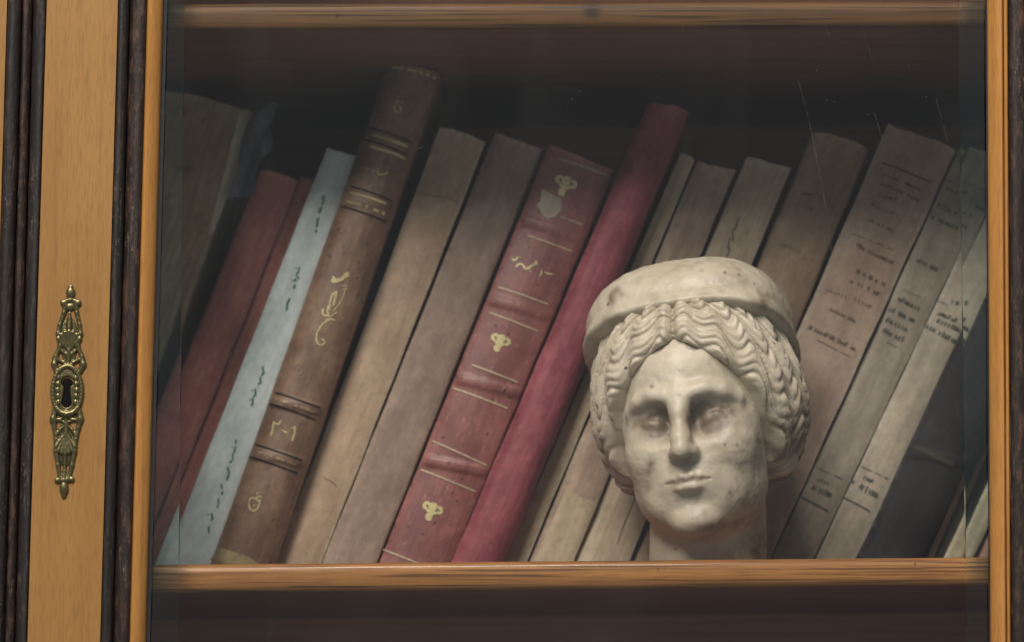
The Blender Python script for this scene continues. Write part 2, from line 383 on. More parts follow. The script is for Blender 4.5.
# ------------------------------------------------------------------ implicit surfaces (for carved stone and cast brass)
class Field:
    def __init__(s, lo, hi, h):
        s.lo = np.array(lo, float); s.h = h
        s.n = np.ceil((np.array(hi) - s.lo) / h).astype(int) + 1
        s.ax = [s.lo[i] + h * np.arange(s.n[i]) for i in range(3)]
        s.F = np.full(tuple(s.n), 60., dtype=np.float32)
    def sub(s, lo, hi, m):
        sl = []
        for i in range(3):
            a = int(np.clip(math.floor((lo[i] - m - s.lo[i]) / s.h), 0, s.n[i] - 1))
            b = int(np.clip(math.ceil((hi[i] + m - s.lo[i]) / s.h) + 1, 1, s.n[i]))
            sl.append(slice(a, max(b, a + 1)))
        x = s.ax[0][sl[0]][:, None, None].astype(np.float32); y = s.ax[1][sl[1]][None, :, None].astype(np.float32)
        z = s.ax[2][sl[2]][None, None, :].astype(np.float32)
        return tuple(sl), x, y, z
    def comb(s, sl, d, k, op):
        f = s.F[sl]
        if op == 'add':
            h = np.clip(.5 + .5 * (f - d) / k, 0, 1); s.F[sl] = f * (1 - h) + d * h - k * h * (1 - h)
        elif op == 'cut':
            h = np.clip(.5 - .5 * (f + d) / k, 0, 1); s.F[sl] = f * (1 - h) - d * h + k * h * (1 - h)
    def ell(s, c, r, k=4, op='add', R=None, p=2):
        rm = max(r); lo = [c[i] - (rm if R is not None else r[i]) for i in range(3)]; hi = [c[i] + (rm if R is not None else r[i]) for i in range(3)]
        sl, x, y, z = s.sub(lo, hi, k + 14)
        x = x - c[0]; y = y - c[1]; z = z - c[2]
        if R is not None:
            x, y, z = (R[0][i] * x + R[1][i] * y + R[2][i] * z for i in range(3))
        if p == 2:
            k0 = np.sqrt((x / r[0]) ** 2 + (y / r[1]) ** 2 + (z / r[2]) ** 2) + 1e-6
            k1 = np.sqrt((x / r[0] ** 2) ** 2 + (y / r[1] ** 2) ** 2 + (z / r[2] ** 2) ** 2) + 1e-6
            d = k0 * (k0 - 1) / k1
        else:
            k0 = (np.abs(x / r[0]) ** p + np.abs(y / r[1]) ** p + np.abs(z / r[2]) ** p) ** (1 / p)
            d = (k0 - 1) * min(r)
        s.comb(sl, d.astype(np.float32), k, op)
    def cap(s, a, b, ra, rb, k=3, op='add', sq=1.0):
        rm = max(ra, rb); lo = [min(a[i], b[i]) - rm for i in range(3)]; hi = [max(a[i], b[i]) + rm for i in range(3)]
        sl, x, y, z = s.sub(lo, hi, k + 10)
        d = [b[i] - a[i] for i in range(3)]; L = sum(v * v for v in d) + 1e-9
        t = np.clip(((x - a[0]) * d[0] + (y - a[1]) * d[1] + (z - a[2]) * d[2]) / L, 0, 1)
        dd = np.sqrt((x - a[0] - t * d[0]) ** 2 + ((y - a[1] - t * d[1]) * sq) ** 2 + (z - a[2] - t * d[2]) ** 2) - (ra + (rb - ra) * t)
        s.comb(sl, dd.astype(np.float32), k, op)
    def chain(s, pts, rs, k=3, op='add', sq=1.0):
        for i in range(len(pts) - 1): s.cap(pts[i], pts[i + 1], rs[i], rs[i + 1], k, op, sq)
    def mesh(s):
        F = s.F; ins = F < 0; n = F.shape
        cnt = np.zeros(tuple(v - 1 for v in n), dtype=np.int8)
        offs = [(i, j, k) for i in (0, 1) for j in (0, 1) for k in (0, 1)]
        for (i, j, k) in offs: cnt += ins[i:n[0] - 1 + i, j:n[1] - 1 + j, k:n[2] - 1 + k]
        act = np.argwhere((cnt > 0) & (cnt < 8))
        val = np.stack([F[act[:, 0] + i, act[:, 1] + j, act[:, 2] + k] for (i, j, k) in offs], 1)
        P = np.zeros((len(act), 3)); N = np.zeros(len(act))
        for a in range(8):
            for b in range(a + 1, 8):
                oa, ob = np.array(offs[a]), np.array(offs[b])
                if np.abs(oa - ob).sum() != 1: continue
                va, vb = val[:, a], val[:, b]; m = (va < 0) != (vb < 0)
                t = np.where(m, va / np.where(m, va - vb, 1), 0)
                P += np.where(m[:, None], oa + (ob - oa) * t[:, None], 0); N += m
        P = (act + P / N[:, None]) * s.h + s.lo
        idx = np.full(cnt.shape, -1, dtype=np.int64); idx[act[:, 0], act[:, 1], act[:, 2]] = np.arange(len(act))
        faces = []
        for ax in range(3):
            sa = [slice(None)] * 3; sb = [slice(None)] * 3; sa[ax] = slice(0, n[ax] - 1); sb[ax] = slice(1, n[ax])
            A, B = ins[tuple(sa)], ins[tuple(sb)]
            e = np.argwhere(A != B); u, v = (ax + 1) % 3, (ax + 2) % 3
            e = e[(e[:, u] > 0) & (e[:, v] > 0) & (e[:, u] < n[u] - 1) & (e[:, v] < n[v] - 1)]
            flip = A[e[:, 0], e[:, 1], e[:, 2]]
            q = []
            for du, dv in ((-1, -1), (0, -1), (0, 0), (-1, 0)):
                c = e.copy(); c[:, u] += du; c[:, v] += dv; q.append(idx[c[:, 0], c[:, 1], c[:, 2]])
            q = np.stack(q, 1); q[~flip] = q[~flip][:, ::-1]; faces.append(q)
        return P, np.concatenate(faces)
_lat = RNG.random((32, 32, 32)).astype(np.float32)
def vnoise(P, sc_):
    p = P * sc_ + 100.3; i = np.floor(p).astype(int); f = p - i; f = f * f * (3 - 2 * f); r = 0
    for a in (0, 1):
        for b in (0, 1):
            for c in (0, 1):
                w = (f[:, 0] if a else 1 - f[:, 0]) * (f[:, 1] if b else 1 - f[:, 1]) * (f[:, 2] if c else 1 - f[:, 2])
                r = r + w * _lat[(i[:, 0] + a) % 32, (i[:, 1] + b) % 32, (i[:, 2] + c) % 32]
    return r
def numpy_obj(name, P, Q, mat, parent, attr=None):
    me = bpy.data.meshes.new(name); me.vertices.add(len(P)); me.loops.add(len(Q) * 4); me.polygons.add(len(Q))
    me.vertices.foreach_set('co', P.astype(np.float32).ravel())
    me.loops.foreach_set('vertex_index', Q.astype(np.int32).ravel())
    me.polygons.foreach_set('loop_start', np.arange(0, len(Q) * 4, 4, dtype=np.int32))
    me.polygons.foreach_set('use_smooth', np.ones(len(Q), dtype=bool))
    me.update(calc_edges=True); me.validate()
    for k, v in (attr or {}).items():
        a = me.attributes.new(k, 'FLOAT', 'POINT'); a.data.foreach_set('value', np.clip(v, 0, 1).astype(np.float32))
    me.materials.append(mat)
    o = bpy.data.objects.new(name, me); C.objects.link(o); o.parent = parent; return o

# ------------------------------------------------------------------ brass keyhole plate (units: photo pixels)
def brass():
    t = NT('aged brass')
    n = t.noise(t.coords('Object', (500,) * 3), 1., 4, .6)
    g = t.n('ShaderNodeNewGeometry')
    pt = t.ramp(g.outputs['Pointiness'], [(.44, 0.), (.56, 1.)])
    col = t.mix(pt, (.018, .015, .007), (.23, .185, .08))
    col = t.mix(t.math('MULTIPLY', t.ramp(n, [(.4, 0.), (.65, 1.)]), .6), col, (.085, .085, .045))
    t.bsdf(col, .33, .5, t.bump(n, .35, .0006), metal=.8)
    return t.m
def keyplate():
    f = Field((-20, -7, -110), (20, 5, 110), .55)
    cx, cy = 67.5, 391
    def p(x, y, d=0.0): return (x - cx, d, cy - y)
    # finials
    f.ell(p(69.5, 292), (4.6, 4, 6.5), 1); f.ell(p(69.5, 286), (2.5, 2.5, 3), 1)
    f.ell(p(65.4, 489), (4.6, 4, 7.5), 1); f.ell(p(65.2, 496), (2.6, 2.6, 3), 1)
    f.chain([p(62.4, 301), p(69.5, 299), p(77.6, 301)], [2.4, 3, 2.4], 1)
    f.ell(p(62, 302), (3, 3, 3), 1); f.ell(p(77.6, 302), (3, 3, 3), 1)
    f.chain([p(58.5, 481), p(65.5, 481), p(73, 480)], [2.2, 3, 2.2], 1)
    f.ell(p(58.3, 481), (2.8, 3, 2.8), 1); f.ell(p(73.2, 480), (2.8, 3, 2.8), 1)
    # upper body
    f.chain([p(64.5, 303), p(63, 312), p(59, 324), p(57.5, 333), p(60, 345), p(55.5, 356), p(54, 364), p(56, 371)], [2.6, 2.2, 2.1, 2.4, 2.4, 2.3, 3.2, 2.6], 1.5)
    f.chain([p(74.5, 303), p(76, 312), p(79, 324), p(80, 333), p(77, 345), p(81.5, 356), p(83, 364), p(80, 371)], [2.6, 2.2, 2.1, 2.4, 2.4, 2.3, 3.2, 2.6], 1.5)
    f.ell(p(68.8, 306), (4.6, 2.6, 4), 1.5)
    f.chain([p(68.8, 312), p(68.5, 327)], [1.4, 2.8], 1)
    for a in range(-3, 4):
        an = a * .30
        f.cap(p(68.5, 350), p(68.5 + 13 * math.sin(an) * 1.05, 350 - 19 * math.cos(an), -1.2), 1.4, 2.3, .8)
    f.chain([p(68.5, 350), p(68, 366)], [2.4, 1.8], 1)
    for sgn in (-1, 1):
        m = 68.3
        f.chain([p(m, 356), p(m + sgn * 6, 351), p(m + sgn * 10, 345)], [1.4, 1.6, 1.8], 1)
        f.chain([p(m, 367), p(m + sgn * 5, 362), p(m + sgn * 11, 359), p(m + sgn * 15.5, 358)], [1.6, 1.7, 2.0, 1.4], 1)
        m = 66.7
        f.chain([p(m, 414), p(m + sgn * 6, 420), p(m + sgn * 11, 420), p(m + sgn * 15.5, 422)], [1.6, 1.7, 2.2, 1.4], 1)
        f.chain([p(m, 424), p(m + sgn * 6, 430), p(m + sgn * 10, 436)], [1.4, 1.6, 1.8], 1)
        f.chain([p(m, 424), p(m + sgn * 5, 421)], [1.4, 1.4], 1)
    f.ell(p(68.5, 340, 1.2), (9.5, 1.6, 24), 1); f.ell(p(66, 444, 1.2), (8.5, 1.6, 24), 1)
    # oval plate round the keyhole
    f.ell(p(67.3, 391), (15.5, 2.2, 26), 1.2)
    for i in range(40):
        a, b = i * math.pi / 20, (i + 1) * math.pi / 20
        f.cap(p(67.3 + 14.6 * math.cos(a), 391 + 25 * math.sin(a), -1.2), p(67.3 + 14.6 * math.cos(b), 391 + 25 * math.sin(b), -1.2), 2.2, 2.2, 1)
    for sgn in (-1, 1):
        for j in range(5): f.ell(p(67.3 + sgn * (9.6 - abs(j - 2) * .5), 378 + j * 6.2, -2), (2.0, 1.3, 2.8), 1)
    f.chain([p(57, 408, -2), p(62, 413, -2.4), p(67.3, 414.5, -2.6), p(73, 413, -2.4), p(78, 408, -2)], [1.8, 2.2, 2.6, 2.2, 1.8], 1)
    # lower body
    f.chain([p(55, 411), p(53.5, 419), p(55, 428), p(57, 440), p(57, 452), p(59, 466), p(61.5, 478)], [2.6, 3.2, 2.3, 2.3, 2.5, 2.2, 2.4], 1.5)
    f.chain([p(80, 411), p(81, 419), p(79, 428), p(76.5, 440), p(75.5, 452), p(73, 466), p(70, 478)], [2.6, 3.2, 2.3, 2.3, 2.5, 2.2, 2.4], 1.5)
    f.chain([p(66.7, 412), p(66.5, 436)], [2.0, 2.4], 1)
    for a in range(-3, 4):
        an = a * .27
        f.cap(p(66.3, 432), p(66.3 + 13 * math.sin(an), 432 + 22 * math.cos(an), -1.2), 1.4, 2.2, .8)
    f.chain([p(66, 456), p(65.8, 468), p(65.5, 478)], [2.2, 1.6, 2.8], 1)
    # keyhole
    f.ell(p(67.4, 382), (6.2, 12, 6.2), .6, 'cut')
    f.chain([p(67.3, 384), p(67.1, 393), p(66.9, 403)], [3.4, 3.6, 5.2], .6, 'cut', sq=.2)
    P, Q = f.mesh()
    base = atv(cx, cy, 0)
    P = P * PX * np.array([1, .72, 1]) + np.array(rel(base)) + np.array([0, -.0008, 0])
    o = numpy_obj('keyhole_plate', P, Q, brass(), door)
    vs = []
    for i in range(24):
        a = i * math.pi / 12; vs.append(rel((base.x + 8.2 * PX * math.cos(a), -.0004, base.z - 2 * PX + 15 * PX * math.sin(a))))
    new_mesh_obj('keyhole', vs, [tuple(range(24))], flat_mat('painted keyhole dark', (.004, .004, .004), .8, .1), door, smooth=False)  # flat black disc under the plate, paints the dark of the hole
keyplate()

# ------------------------------------------------------------------ marble head (units: photo pixels, face looks to -y)
def marble():
    t = NT('weathered marble')
    a1 = t.n('ShaderNodeAttribute', attribute_name='stain_shade')  # brown deposits plus painted shade on sockets, right cheek and neck
    v = t.coords('Object', (1, 1, 1))
    n1 = t.noise(v, 55, 6, .62); n2 = t.noise(v, 240, 5, .65); n3 = t.noise(v, 18, 3, .5)
    col = t.mix(t.ramp(n3, [(.35, 0.), (.65, 1.)]), (.47, .42, .32), (.56, .51, .405))
    col = t.mix(t.math('MULTIPLY', t.ramp(n1, [(.45, 0.), (.75, 1.)]), .42), col, (.36, .28, .18))
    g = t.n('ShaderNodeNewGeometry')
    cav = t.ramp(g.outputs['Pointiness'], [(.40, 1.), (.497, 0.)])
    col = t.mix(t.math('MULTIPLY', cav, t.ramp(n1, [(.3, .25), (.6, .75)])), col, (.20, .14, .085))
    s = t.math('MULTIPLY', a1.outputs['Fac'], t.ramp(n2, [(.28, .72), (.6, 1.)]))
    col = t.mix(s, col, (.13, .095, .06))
    vo = t.n('ShaderNodeTexVoronoi'); vo.inputs['Scale'].default_value = 95; t.l(v, vo.inputs['Vector'])
    f = t.math('MULTIPLY', t.ramp(vo.outputs['Distance'], [(.07, 1.), (.14, 0.)]), t.ramp(n3, [(.45, 0.), (.6, .85)]))
    col = t.mix(f, col, (.05, .045, .035))
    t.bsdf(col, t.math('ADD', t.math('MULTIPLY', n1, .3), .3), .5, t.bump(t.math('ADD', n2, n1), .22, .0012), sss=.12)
    return t.m
def head():
    yaw, roll = math.radians(-14), math.radians(-7)
    R = np.array(Matrix.Rotation(roll, 3, 'Y') @ Matrix.Rotation(yaw, 3, 'Z'))
    YC = .102; sc_ = (CD + YC) / F
    x0, z0 = at(HX, HY, YC)                    # where the head's own origin stands
    zfloor = shelf_z(x0)
    T = np.array([x0, YC, z0])
    def loc(px, py, dy):                       # photo pixel + depth in px -> head coordinates
        x, z = at(px, py, YC); return R.T @ (np.array([x - x0, dy * sc_, z - z0]) / sc_)
    root = thing('marble_head', 'weathered marble head of a woman with wavy parted hair and a diadem', 'sculpture', (x0, YC, zfloor))
    m = marble()
    def place(P): return (P * sc_) @ R.T + T - np.array([x0, YC, zfloor])
    def finish(name, f, stain_shade, rough=.5, par=root):
        P, Q = f.mesh()
        st_ = stain_shade(P)
        nz = (vnoise(P, .12) - .5) * 1.6 * rough + (vnoise(P, .35) - .5) * .8 * rough
        c = np.array([0, 10, 20.]); d = P - c; d /= np.linalg.norm(d, axis=1)[:, None]
        P = P + d * nz[:, None]
        return numpy_obj(name, place(P), Q, m, par, {'stain_shade': st_})
    g = lambda P, c, r: np.exp(-(((P - np.array(c)) / np.array(r)) ** 2).sum(1))
    def marks(P, lst):
        W_ = P @ R.T; px = HX + W_[:, 0]; py = HY - W_[:, 2]; fr = (W_[:, 1] < 0); o = np.zeros(len(P))
        for mx, my, r, k in lst: o += k * np.exp(-((px - mx) ** 2 + ((py - my) * .85) ** 2) / (r * r))
        return o * fr
    # ---- face and neck
    f = Field((-100, -128, -175), (100, 110, 120), 1.25)
    f.ell((0, 12, 38), (80, 97, 86), 4)
    f.ell((0, -14, 6), (72, 76, 72), 14)
    f.ell((0, -25, -47), (67, 64, 58), 16)
    f.ell((0, -68, -88), (23, 18, 14), 14)
    for s in (-1, 1):
        f.ell((s * 36, -59, -16), (28, 26, 27), 20)          # cheek
        f.ell((s * 24, -62, -62), (24, 22, 24), 14)          # side of the chin
    f.ell((0, -44, 60), (50, 43, 44), 18)                     # forehead
    a = loc(709, 470, 12); b = loc(709, 640, 22)
    f.cap(tuple(a), tuple(b), 57, 61, 10)                     # neck
    for s in (-1, 1):                                         # eye sockets
        f.chain([(s * 10, -90, 33), (s * 17, -88.5, 38), (s * 28, -84.5, 40), (s * 42, -76, 37), (s * 55, -63, 29)], [3, 3.5, 3.5, 3.5, 3], 13)   # brow
        f.ell((s * 28, -97, 11), (22, 20, 16), 15, 'cut')
        f.ell((s * 17, -98, 11), (10, 25, 15), 11, 'cut')
        f.ell((s * 46, -90, 16), (16, 18, 7), 11, 'cut')
        f.ell((s * 33, -60, 5), (21, 18, 15.5), 12)       # eyeball
        f.chain([(s * 17, -72, 7), (s * 25, -76, 12), (s * 34, -76.2, 13.5), (s * 45, -71, 11), (s * 52, -66, 8)], [.8, 1.2, 1.3, 1.2, .8], 7)   # upper lid
    f.chain([(0, -86, 40), (0, -94, 17), (0, -103, -6), (0, -108, -18)], [8, 6.4, 6.8, 7.4], 14)   # nose
    f.ell((0, -107, -19), (8, 7.5, 6.2), 7)
    for s in (-1, 1):
        f.ell((s * 9.5, -97, -20.5), (5.8, 8.5, 5.8), 7)
        f.ell((s * 5.5, -102, -27), (2.6, 5, 2.4), 2, 'cut')
    f.ell((0, -81, -43), (27, 12.5, 19), 15)                    # muzzle
    f.cap((0, -97.5, -30), (0, -98.5, -40), 1.6, 2.0, 3, 'cut')   # philtrum
    for s in (-1, 1):
        f.chain([(0, -95.3, -44.3), (s * 5, -96, -43), (s * 13, -92.5, -44.4), (s * 21, -87.5, -46)], [2.4, 2.6, 2.3, 1.2], 4)  # upper lip
        f.chain([(0, -93.4, -53.6), (s * 7, -93, -53.6), (s * 14, -89.8, -52)], [4.6, 4.4, 2.6], 4.5)
        f.chain([(0, -101, -49.2), (s * 7, -100.5, -48.6), (s * 15, -95.5, -48.4), (s * 22.5, -89.5, -48.2)], [1.3, 1.3, 1.0, .5], 2.5, 'cut')
    f.ell((0, -96, -65), (14, 6, 4.2), 8, 'cut')              # under the lower lip
    f.ell((0, -76, -86), (20, 15, 13), 11)                    # chin
    # flat foot of the neck on the shelf
    nrm = R.T @ np.array([0, 0, -1.]); off = (zfloor - z0) / sc_
    sl = (slice(None),) * 3
    X, Y, Z = f.ax[0][:, None, None], f.ax[1][None, :, None], f.ax[2][None, None, :]
    pl = (X * nrm[0] + Y * nrm[1] + Z * nrm[2]) + off
    f.F = np.maximum(f.F, pl.astype(np.float32))
    def st_face(P):
        front = (P[:, 1] < -40)
        n = vnoise(P, .05) * .6 + vnoise(P, .16) * .4
        s = np.zeros(len(P))
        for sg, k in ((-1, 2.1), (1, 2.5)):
            s += k * g(P, (sg * 22, -88, 14), (13, 30, 13)) + .45 * k * g(P, (sg * 44, -82, 17), (15, 30, 7)) + .3 * k * g(P, (sg * 32, -82, 4), (20, 30, 8))  # eye sockets: brown deposits, deepened with painted shade
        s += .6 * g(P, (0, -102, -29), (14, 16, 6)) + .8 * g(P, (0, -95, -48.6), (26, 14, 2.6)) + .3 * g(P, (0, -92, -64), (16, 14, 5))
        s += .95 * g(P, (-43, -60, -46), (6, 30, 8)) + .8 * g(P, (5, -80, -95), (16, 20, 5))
        s += .58 * np.clip((n - .05) * 1.4, 0, 1) * np.clip((P[:, 0] + 5) / 50, 0, 1) * np.clip((20 - P[:, 2]) / 60, 0, 1)  # right cheek patina, strengthened to paint its shaded side
        s += .55 * np.clip((-100 - P[:, 2]) / 25, 0, 1) * (.6 + .4 * n)  # mottled shade painted on the neck below the chin
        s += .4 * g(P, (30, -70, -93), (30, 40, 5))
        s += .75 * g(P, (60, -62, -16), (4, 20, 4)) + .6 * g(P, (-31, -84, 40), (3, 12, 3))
        s *= .78 + .45 * vnoise(P, .16)
        s += marks(P, [(649, 394, 2.2, .9), (714, 391, 1.2, .3), (732, 453, 1.4, .8), (720, 453, 1.2, .7), (755, 446, 3, .6), (648, 470, 4.5, .8), (646, 478, 3, .5), (690, 516, 7, .5), (700, 520, 4, .5), (725, 500, 2, .4), (660, 520, 2.5, .35), (705, 372, 1.4, .45), (676, 404, 1.6, .5), (735, 470, 6, .3), (662, 445, 2, .3)])
        return s
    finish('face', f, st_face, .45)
    # ---- wavy hair
    fh = Field((-122, -112, -75), (122, 125, 165), 1.12)
    x = fh.ax[0][:, None, None]; y = fh.ax[1][None, :, None]; z = fh.ax[2][None, None, :]
    def hair_coords(x, y, z):
        ph = np.degrees(np.arctan2(x, -(y - 5)))
        ap = np.abs(ph)
        zh = np.interp(ap, [0, 10, 20, 30, 40, 50, 58, 66, 75, 90, 110, 140, 180], [93, 88, 79, 67, 53, 33, 10, -14, -34, -48, -52, -54, -55])
        zd = 87 - .6 * (np.minimum(y, 60) - 15)
        wv = np.interp(ap, [0, 8, 30, 60, 90, 130, 180], [.05, .14, .25, .30, .32, .3, .3])
        t = (z - zh) / np.maximum(zd - zh, 20)
        s = ap * 1.75 + np.where(ph > 0, 0, 9) + 5 * np.sin(t * 5 + ap * .05)
        N = np.interp(ap, [0, 30, 60, 90, 180], [2.3, 2.7, 3.4, 4.2, 5])
        phase = N * t + wv * np.sin(2 * np.pi * s / 33 + np.sign(ph) * .7 + t * 1.6) + .12 * np.sin(s * .11 + t * 4) + .30
        return ph, ap, zh, zd, t, s, phase
    ph, ap, zh, zd, t, s, phase = hair_coords(x, y, z)
    r = (107, 111, 131); c = (1, 13, 42)
    k0 = np.sqrt(((x - c[0]) / r[0]) ** 2 + ((y - c[1]) / r[1]) ** 2 + ((z - c[2]) / r[2]) ** 2) + 1e-6
    k1 = np.sqrt(((x - c[0]) / r[0] ** 2) ** 2 + ((y - c[1]) / r[1] ** 2) ** 2 + ((z - c[2]) / r[2] ** 2) ** 2) + 1e-6
    d = k0 * (k0 - 1) / k1
    ridge = np.abs(np.cos(np.pi * phase)) ** .85
    fine = np.abs(np.cos(np.pi * phase * 3 + .6))
    h = 3.5 * ridge + 1.7 * fine + 2.2 * np.cos(2 * np.pi * s / 33 + 1.2 + phase * 1.5) - 5.5
    h -= 6 * np.exp(-(x / 4.5) ** 2) * (y < 0) * np.clip((z - 60) / 30, 0, 1)
    h += np.interp(ap, [0, 25, 60, 95, 140], [0, 0, 1, 6, 0]) * np.clip((70 - z) / 60, 0, 1)
    d = d - h
    # lower rim of the hair rolls inwards
    edge = (zh - z) * .75
    kk = 9.
    hh = np.clip(.5 - .5 * (d - edge) / kk, 0, 1)
    d = d * (1 - hh) + edge * hh + kk * hh * (1 - hh)
    fh.F = d.astype(np.float32)
    # hollow so that the hair is a shell over the skull
    fh.ell((0, 16, 34), (72, 82, 84), 3, 'cut')
    # chignon gathered at the nape
    fh.ell((0, 96, 0), (38, 24, 34), 12)
    def st_hair(P):
        _, ap, zh, zd, t, s, phase = hair_coords(P[:, 0], P[:, 1], P[:, 2])
        rd = np.abs(np.cos(np.pi * phase)) ** .7
        n = vnoise(P, .07)
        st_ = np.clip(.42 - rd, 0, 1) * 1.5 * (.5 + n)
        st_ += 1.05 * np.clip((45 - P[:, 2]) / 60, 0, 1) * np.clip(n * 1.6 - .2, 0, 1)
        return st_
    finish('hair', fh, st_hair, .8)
    # ---- diadem
    fd = Field((-120, -106, 20), (120, 130, 180), 1.6)
    fd.ell((0, 14, 82), (107.5, 84, 100), 2, p=2.6)
    x = fd.ax[0][:, None, None]; y = fd.ax[1][None, :, None]; z = fd.ax[2][None, None, :]
    low = (87 - .6 * (np.minimum(y, 60) - 15)) - 4
    e = ((low - z) * .8).astype(np.float32)
    # shallow hollow along the band and a rolled upper rim
    hgt = z - low
    band = 1.8 * np.exp(-((hgt - 20) / 9.) ** 2) - 1.0 * np.exp(-((hgt - 3) / 4.) ** 2) + 0 * x
    fd.F = (fd.F + band.astype(np.float32))
    kk = 5.; hh = np.clip(.5 - .5 * (fd.F - e) / kk, 0, 1)
    fd.F = fd.F * (1 - hh) + e * hh + kk * hh * (1 - hh)
    fd.ell((0, 14, 60), (94, 68, 96), 2, 'cut')
    def st_d(P):
        n = vnoise(P, .045) * .6 + vnoise(P, .13) * .4
        return .4 * np.clip((n - .50) * 3, 0, 1) + .9 * g(P, (-62, -50, 148), (5, 30, 8)) + .55 * np.clip((P[:, 0] - 62) / 30, 0, 1) * n + marks(P, [(617, 292, 4, .7), (621, 297, 2.5, .5), (723, 278, 1.6, .9), (737, 280, 1.4, .7), (752, 289, 1.3, .7), (700, 276, 2, .4), (760, 310, 6, .35), (780, 318, 7, .4), (650, 300, 5, .25)])
    finish('diadem', fd, st_d, .8)
    return root
HX, HY = 700, 438
head()


# ------------------------------------------------------------------ books
class Book:
    def __init__(s, q, y, depth, bulge, label, kind='hard', cat='book', bands=(), group='old books leaning along the shelf', wob=1.0, board=.0024, peak=.5, tear=0.0):
        s.y, s.depth, s.b, s.kind, s.board, s.peak = y, depth, bulge, kind, board, peak
        TL, TR, BR, BL = [Vector(at(px, py, y)) for px, py in q]
        # run both long edges down to the shelf; a leaning book stands on its lower right corner
        def down(T, B, zoff):
            zt = zoff; d = B - T
            for _ in range(4):
                k = (zt - T.y) / d.y; P = T + d * k; zt = shelf_z(P.x) + zoff
            return T + d * ((zt - T.y) / d.y)
        BR2 = down(TR, BR, .0004)
        lean = abs((TR.x - BR.x) / (TR.y - BR.y)); th = (BR - BL).length
        BL2 = down(TL, BL, min(th * lean * .8, .0062))
        s.q = (TL, TR, BR2, BL2); s.th = th; s.ht = (TL - BL2).length
        s.base = Vector(((BR2.x + BL2.x) / 2, y + depth / 2, shelf_z((BR2.x + BL2.x) / 2)))
        s.seed = random.uniform(0, 100); s.wob = wob; s.tear = tear
        s.bands = [(s.uv(*p)[1], amp) for p, amp in bands]
        s.root = thing('book', label, cat, s.base, group)
    def uv(s, px, py):
        """photo pixel -> (across, up) on the spine"""
        P = Vector(at(px, py, s.y)); TL, TR, BR, BL = s.q
        u, v = .5, .5
        for _ in range(12):
            Q = BL * (1 - u) * (1 - v) + BR * u * (1 - v) + TL * (1 - u) * v + TR * u * v
            du = (BR - BL) * (1 - v) + (TR - TL) * v; dv = (TL - BL) * (1 - u) + (TR - BR) * u
            det = du.x * dv.y - du.y * dv.x; r = P - Q
            u += (r.x * dv.y - r.y * dv.x) / det; v += (du.x * r.y - du.y * r.x) / det
        return u, v
    def flat(s, u, v):
        TL, TR, BR, BL = s.q
        return BL * (1 - u) * (1 - v) + BR * u * (1 - v) + TL * (1 - u) * v + TR * u * v
    def front(s, u, v):
        """depth of the spine surface"""
        uu = min(1, max(0, u)); t = uu / s.peak * .5 if uu < s.peak else .5 + (uu - s.peak) / (1 - s.peak) * .5
        r = math.sqrt(max(0, 1 - (2 * t - 1) ** 2)) if s.kind == 'hard' else (1 - abs(2 * t - 1) ** 3)
        w = -s.b * r
        for vb, amp in s.bands:
            w -= amp * math.exp(-((v - vb) * s.ht / .0032) ** 4) * min(1, r * 1.6)
        w += s.wob * (.0004 * math.sin(v * 9 + s.seed) + .0003 * math.sin(v * 23 + u * 3 + s.seed * 2) + .00025 * math.sin(u * 9 + s.seed))
        return w
    def pt(s, u, v, w):
        p = s.flat(u, v); return (p.x - s.base.x, s.y + w - s.base.y, p.y - s.base.z)
    def shell(s, name, mat, v0=0, v1=1, nu=26, nv=0):
        """U shaped case: spine and two boards, one closed mesh"""
        nv = nv or (300 if s.bands else 100)
        bt = s.board / s.th
        us = [.5 - .5 * math.cos(math.pi * i / nu) for i in range(nu + 1)]
        V = []; UV = []; Fc = []; ED = []
        def path(v):
            out = []; inn = []
            dd = s.depth
            out.append((0, dd)); inn.append((bt, dd)); out.append((0, dd * .5)); inn.append((bt, dd * .5))
            for u in us:
                out.append((u, s.front(u, v))); inn.append((bt + (1 - 2 * bt) * u, max(s.front(u, v), -s.b) + s.board))
            out.append((1, dd * .5)); inn.append((1 - bt, dd * .5)); out.append((1, dd)); inn.append((1 - bt, dd))
            return out + inn[::-1]
        k = None
        for j in range(nv + 1):
            v = v0 + (v1 - v0) * j / nv
            pth = path(v); k = len(pth)
            ev = 0
            for idx, (u, w) in enumerate(pth):
                vv = v
                if j == nv:   # worn uneven top
                    vv = v + s.wob * (.0004 * math.sin(u * 5 + s.seed) + .00022 * math.sin(u * 13 + s.seed * 3) - s.tear * abs(math.sin(u * 3.1 + s.seed))) / s.ht
                if j == 0: vv = max(v, v + 0)
                jit = s.wob * .00013 * math.sin(v * 31 + s.seed) * (1 if idx < k // 2 else 0)
                uu = u + (jit / s.th if (u < .02 or u > .98) else 0)
                V.append(s.pt(uu, vv, w)); UV.append((u * s.th + w * .7, vv * s.ht))
                ED.append(max(math.exp(-(max(u, 0) * s.th / .0016) ** 1.3), math.exp(-(max(1 - u, 0) * s.th / .0016) ** 1.3), math.exp(-((1 - v) * s.ht / .004)), math.exp(-(v * s.ht / .004))) if w < s.depth * .3 else 0)
        for j in range(nv):
            for i in range(k):
                a = j * k + i; b = j * k + (i + 1) % k
                Fc.append((a, b, b + k, a + k))
        h = k // 2
        for base, fl in ((0, 1), (nv * k, 0)):
            for i in range(h - 1):
                f = (base + i, base + i + 1, base + k - 2 - i, base + k - 1 - i)
                Fc.append(f[::-1] if fl else f)
        o = new_mesh_obj(name, V, Fc, mat, s.root, uv=UV); sharpen(o, 40)
        a = o.data.attributes.new('edge_wear', 'FLOAT', 'POINT'); a.data.foreach_set('value', ED); return o
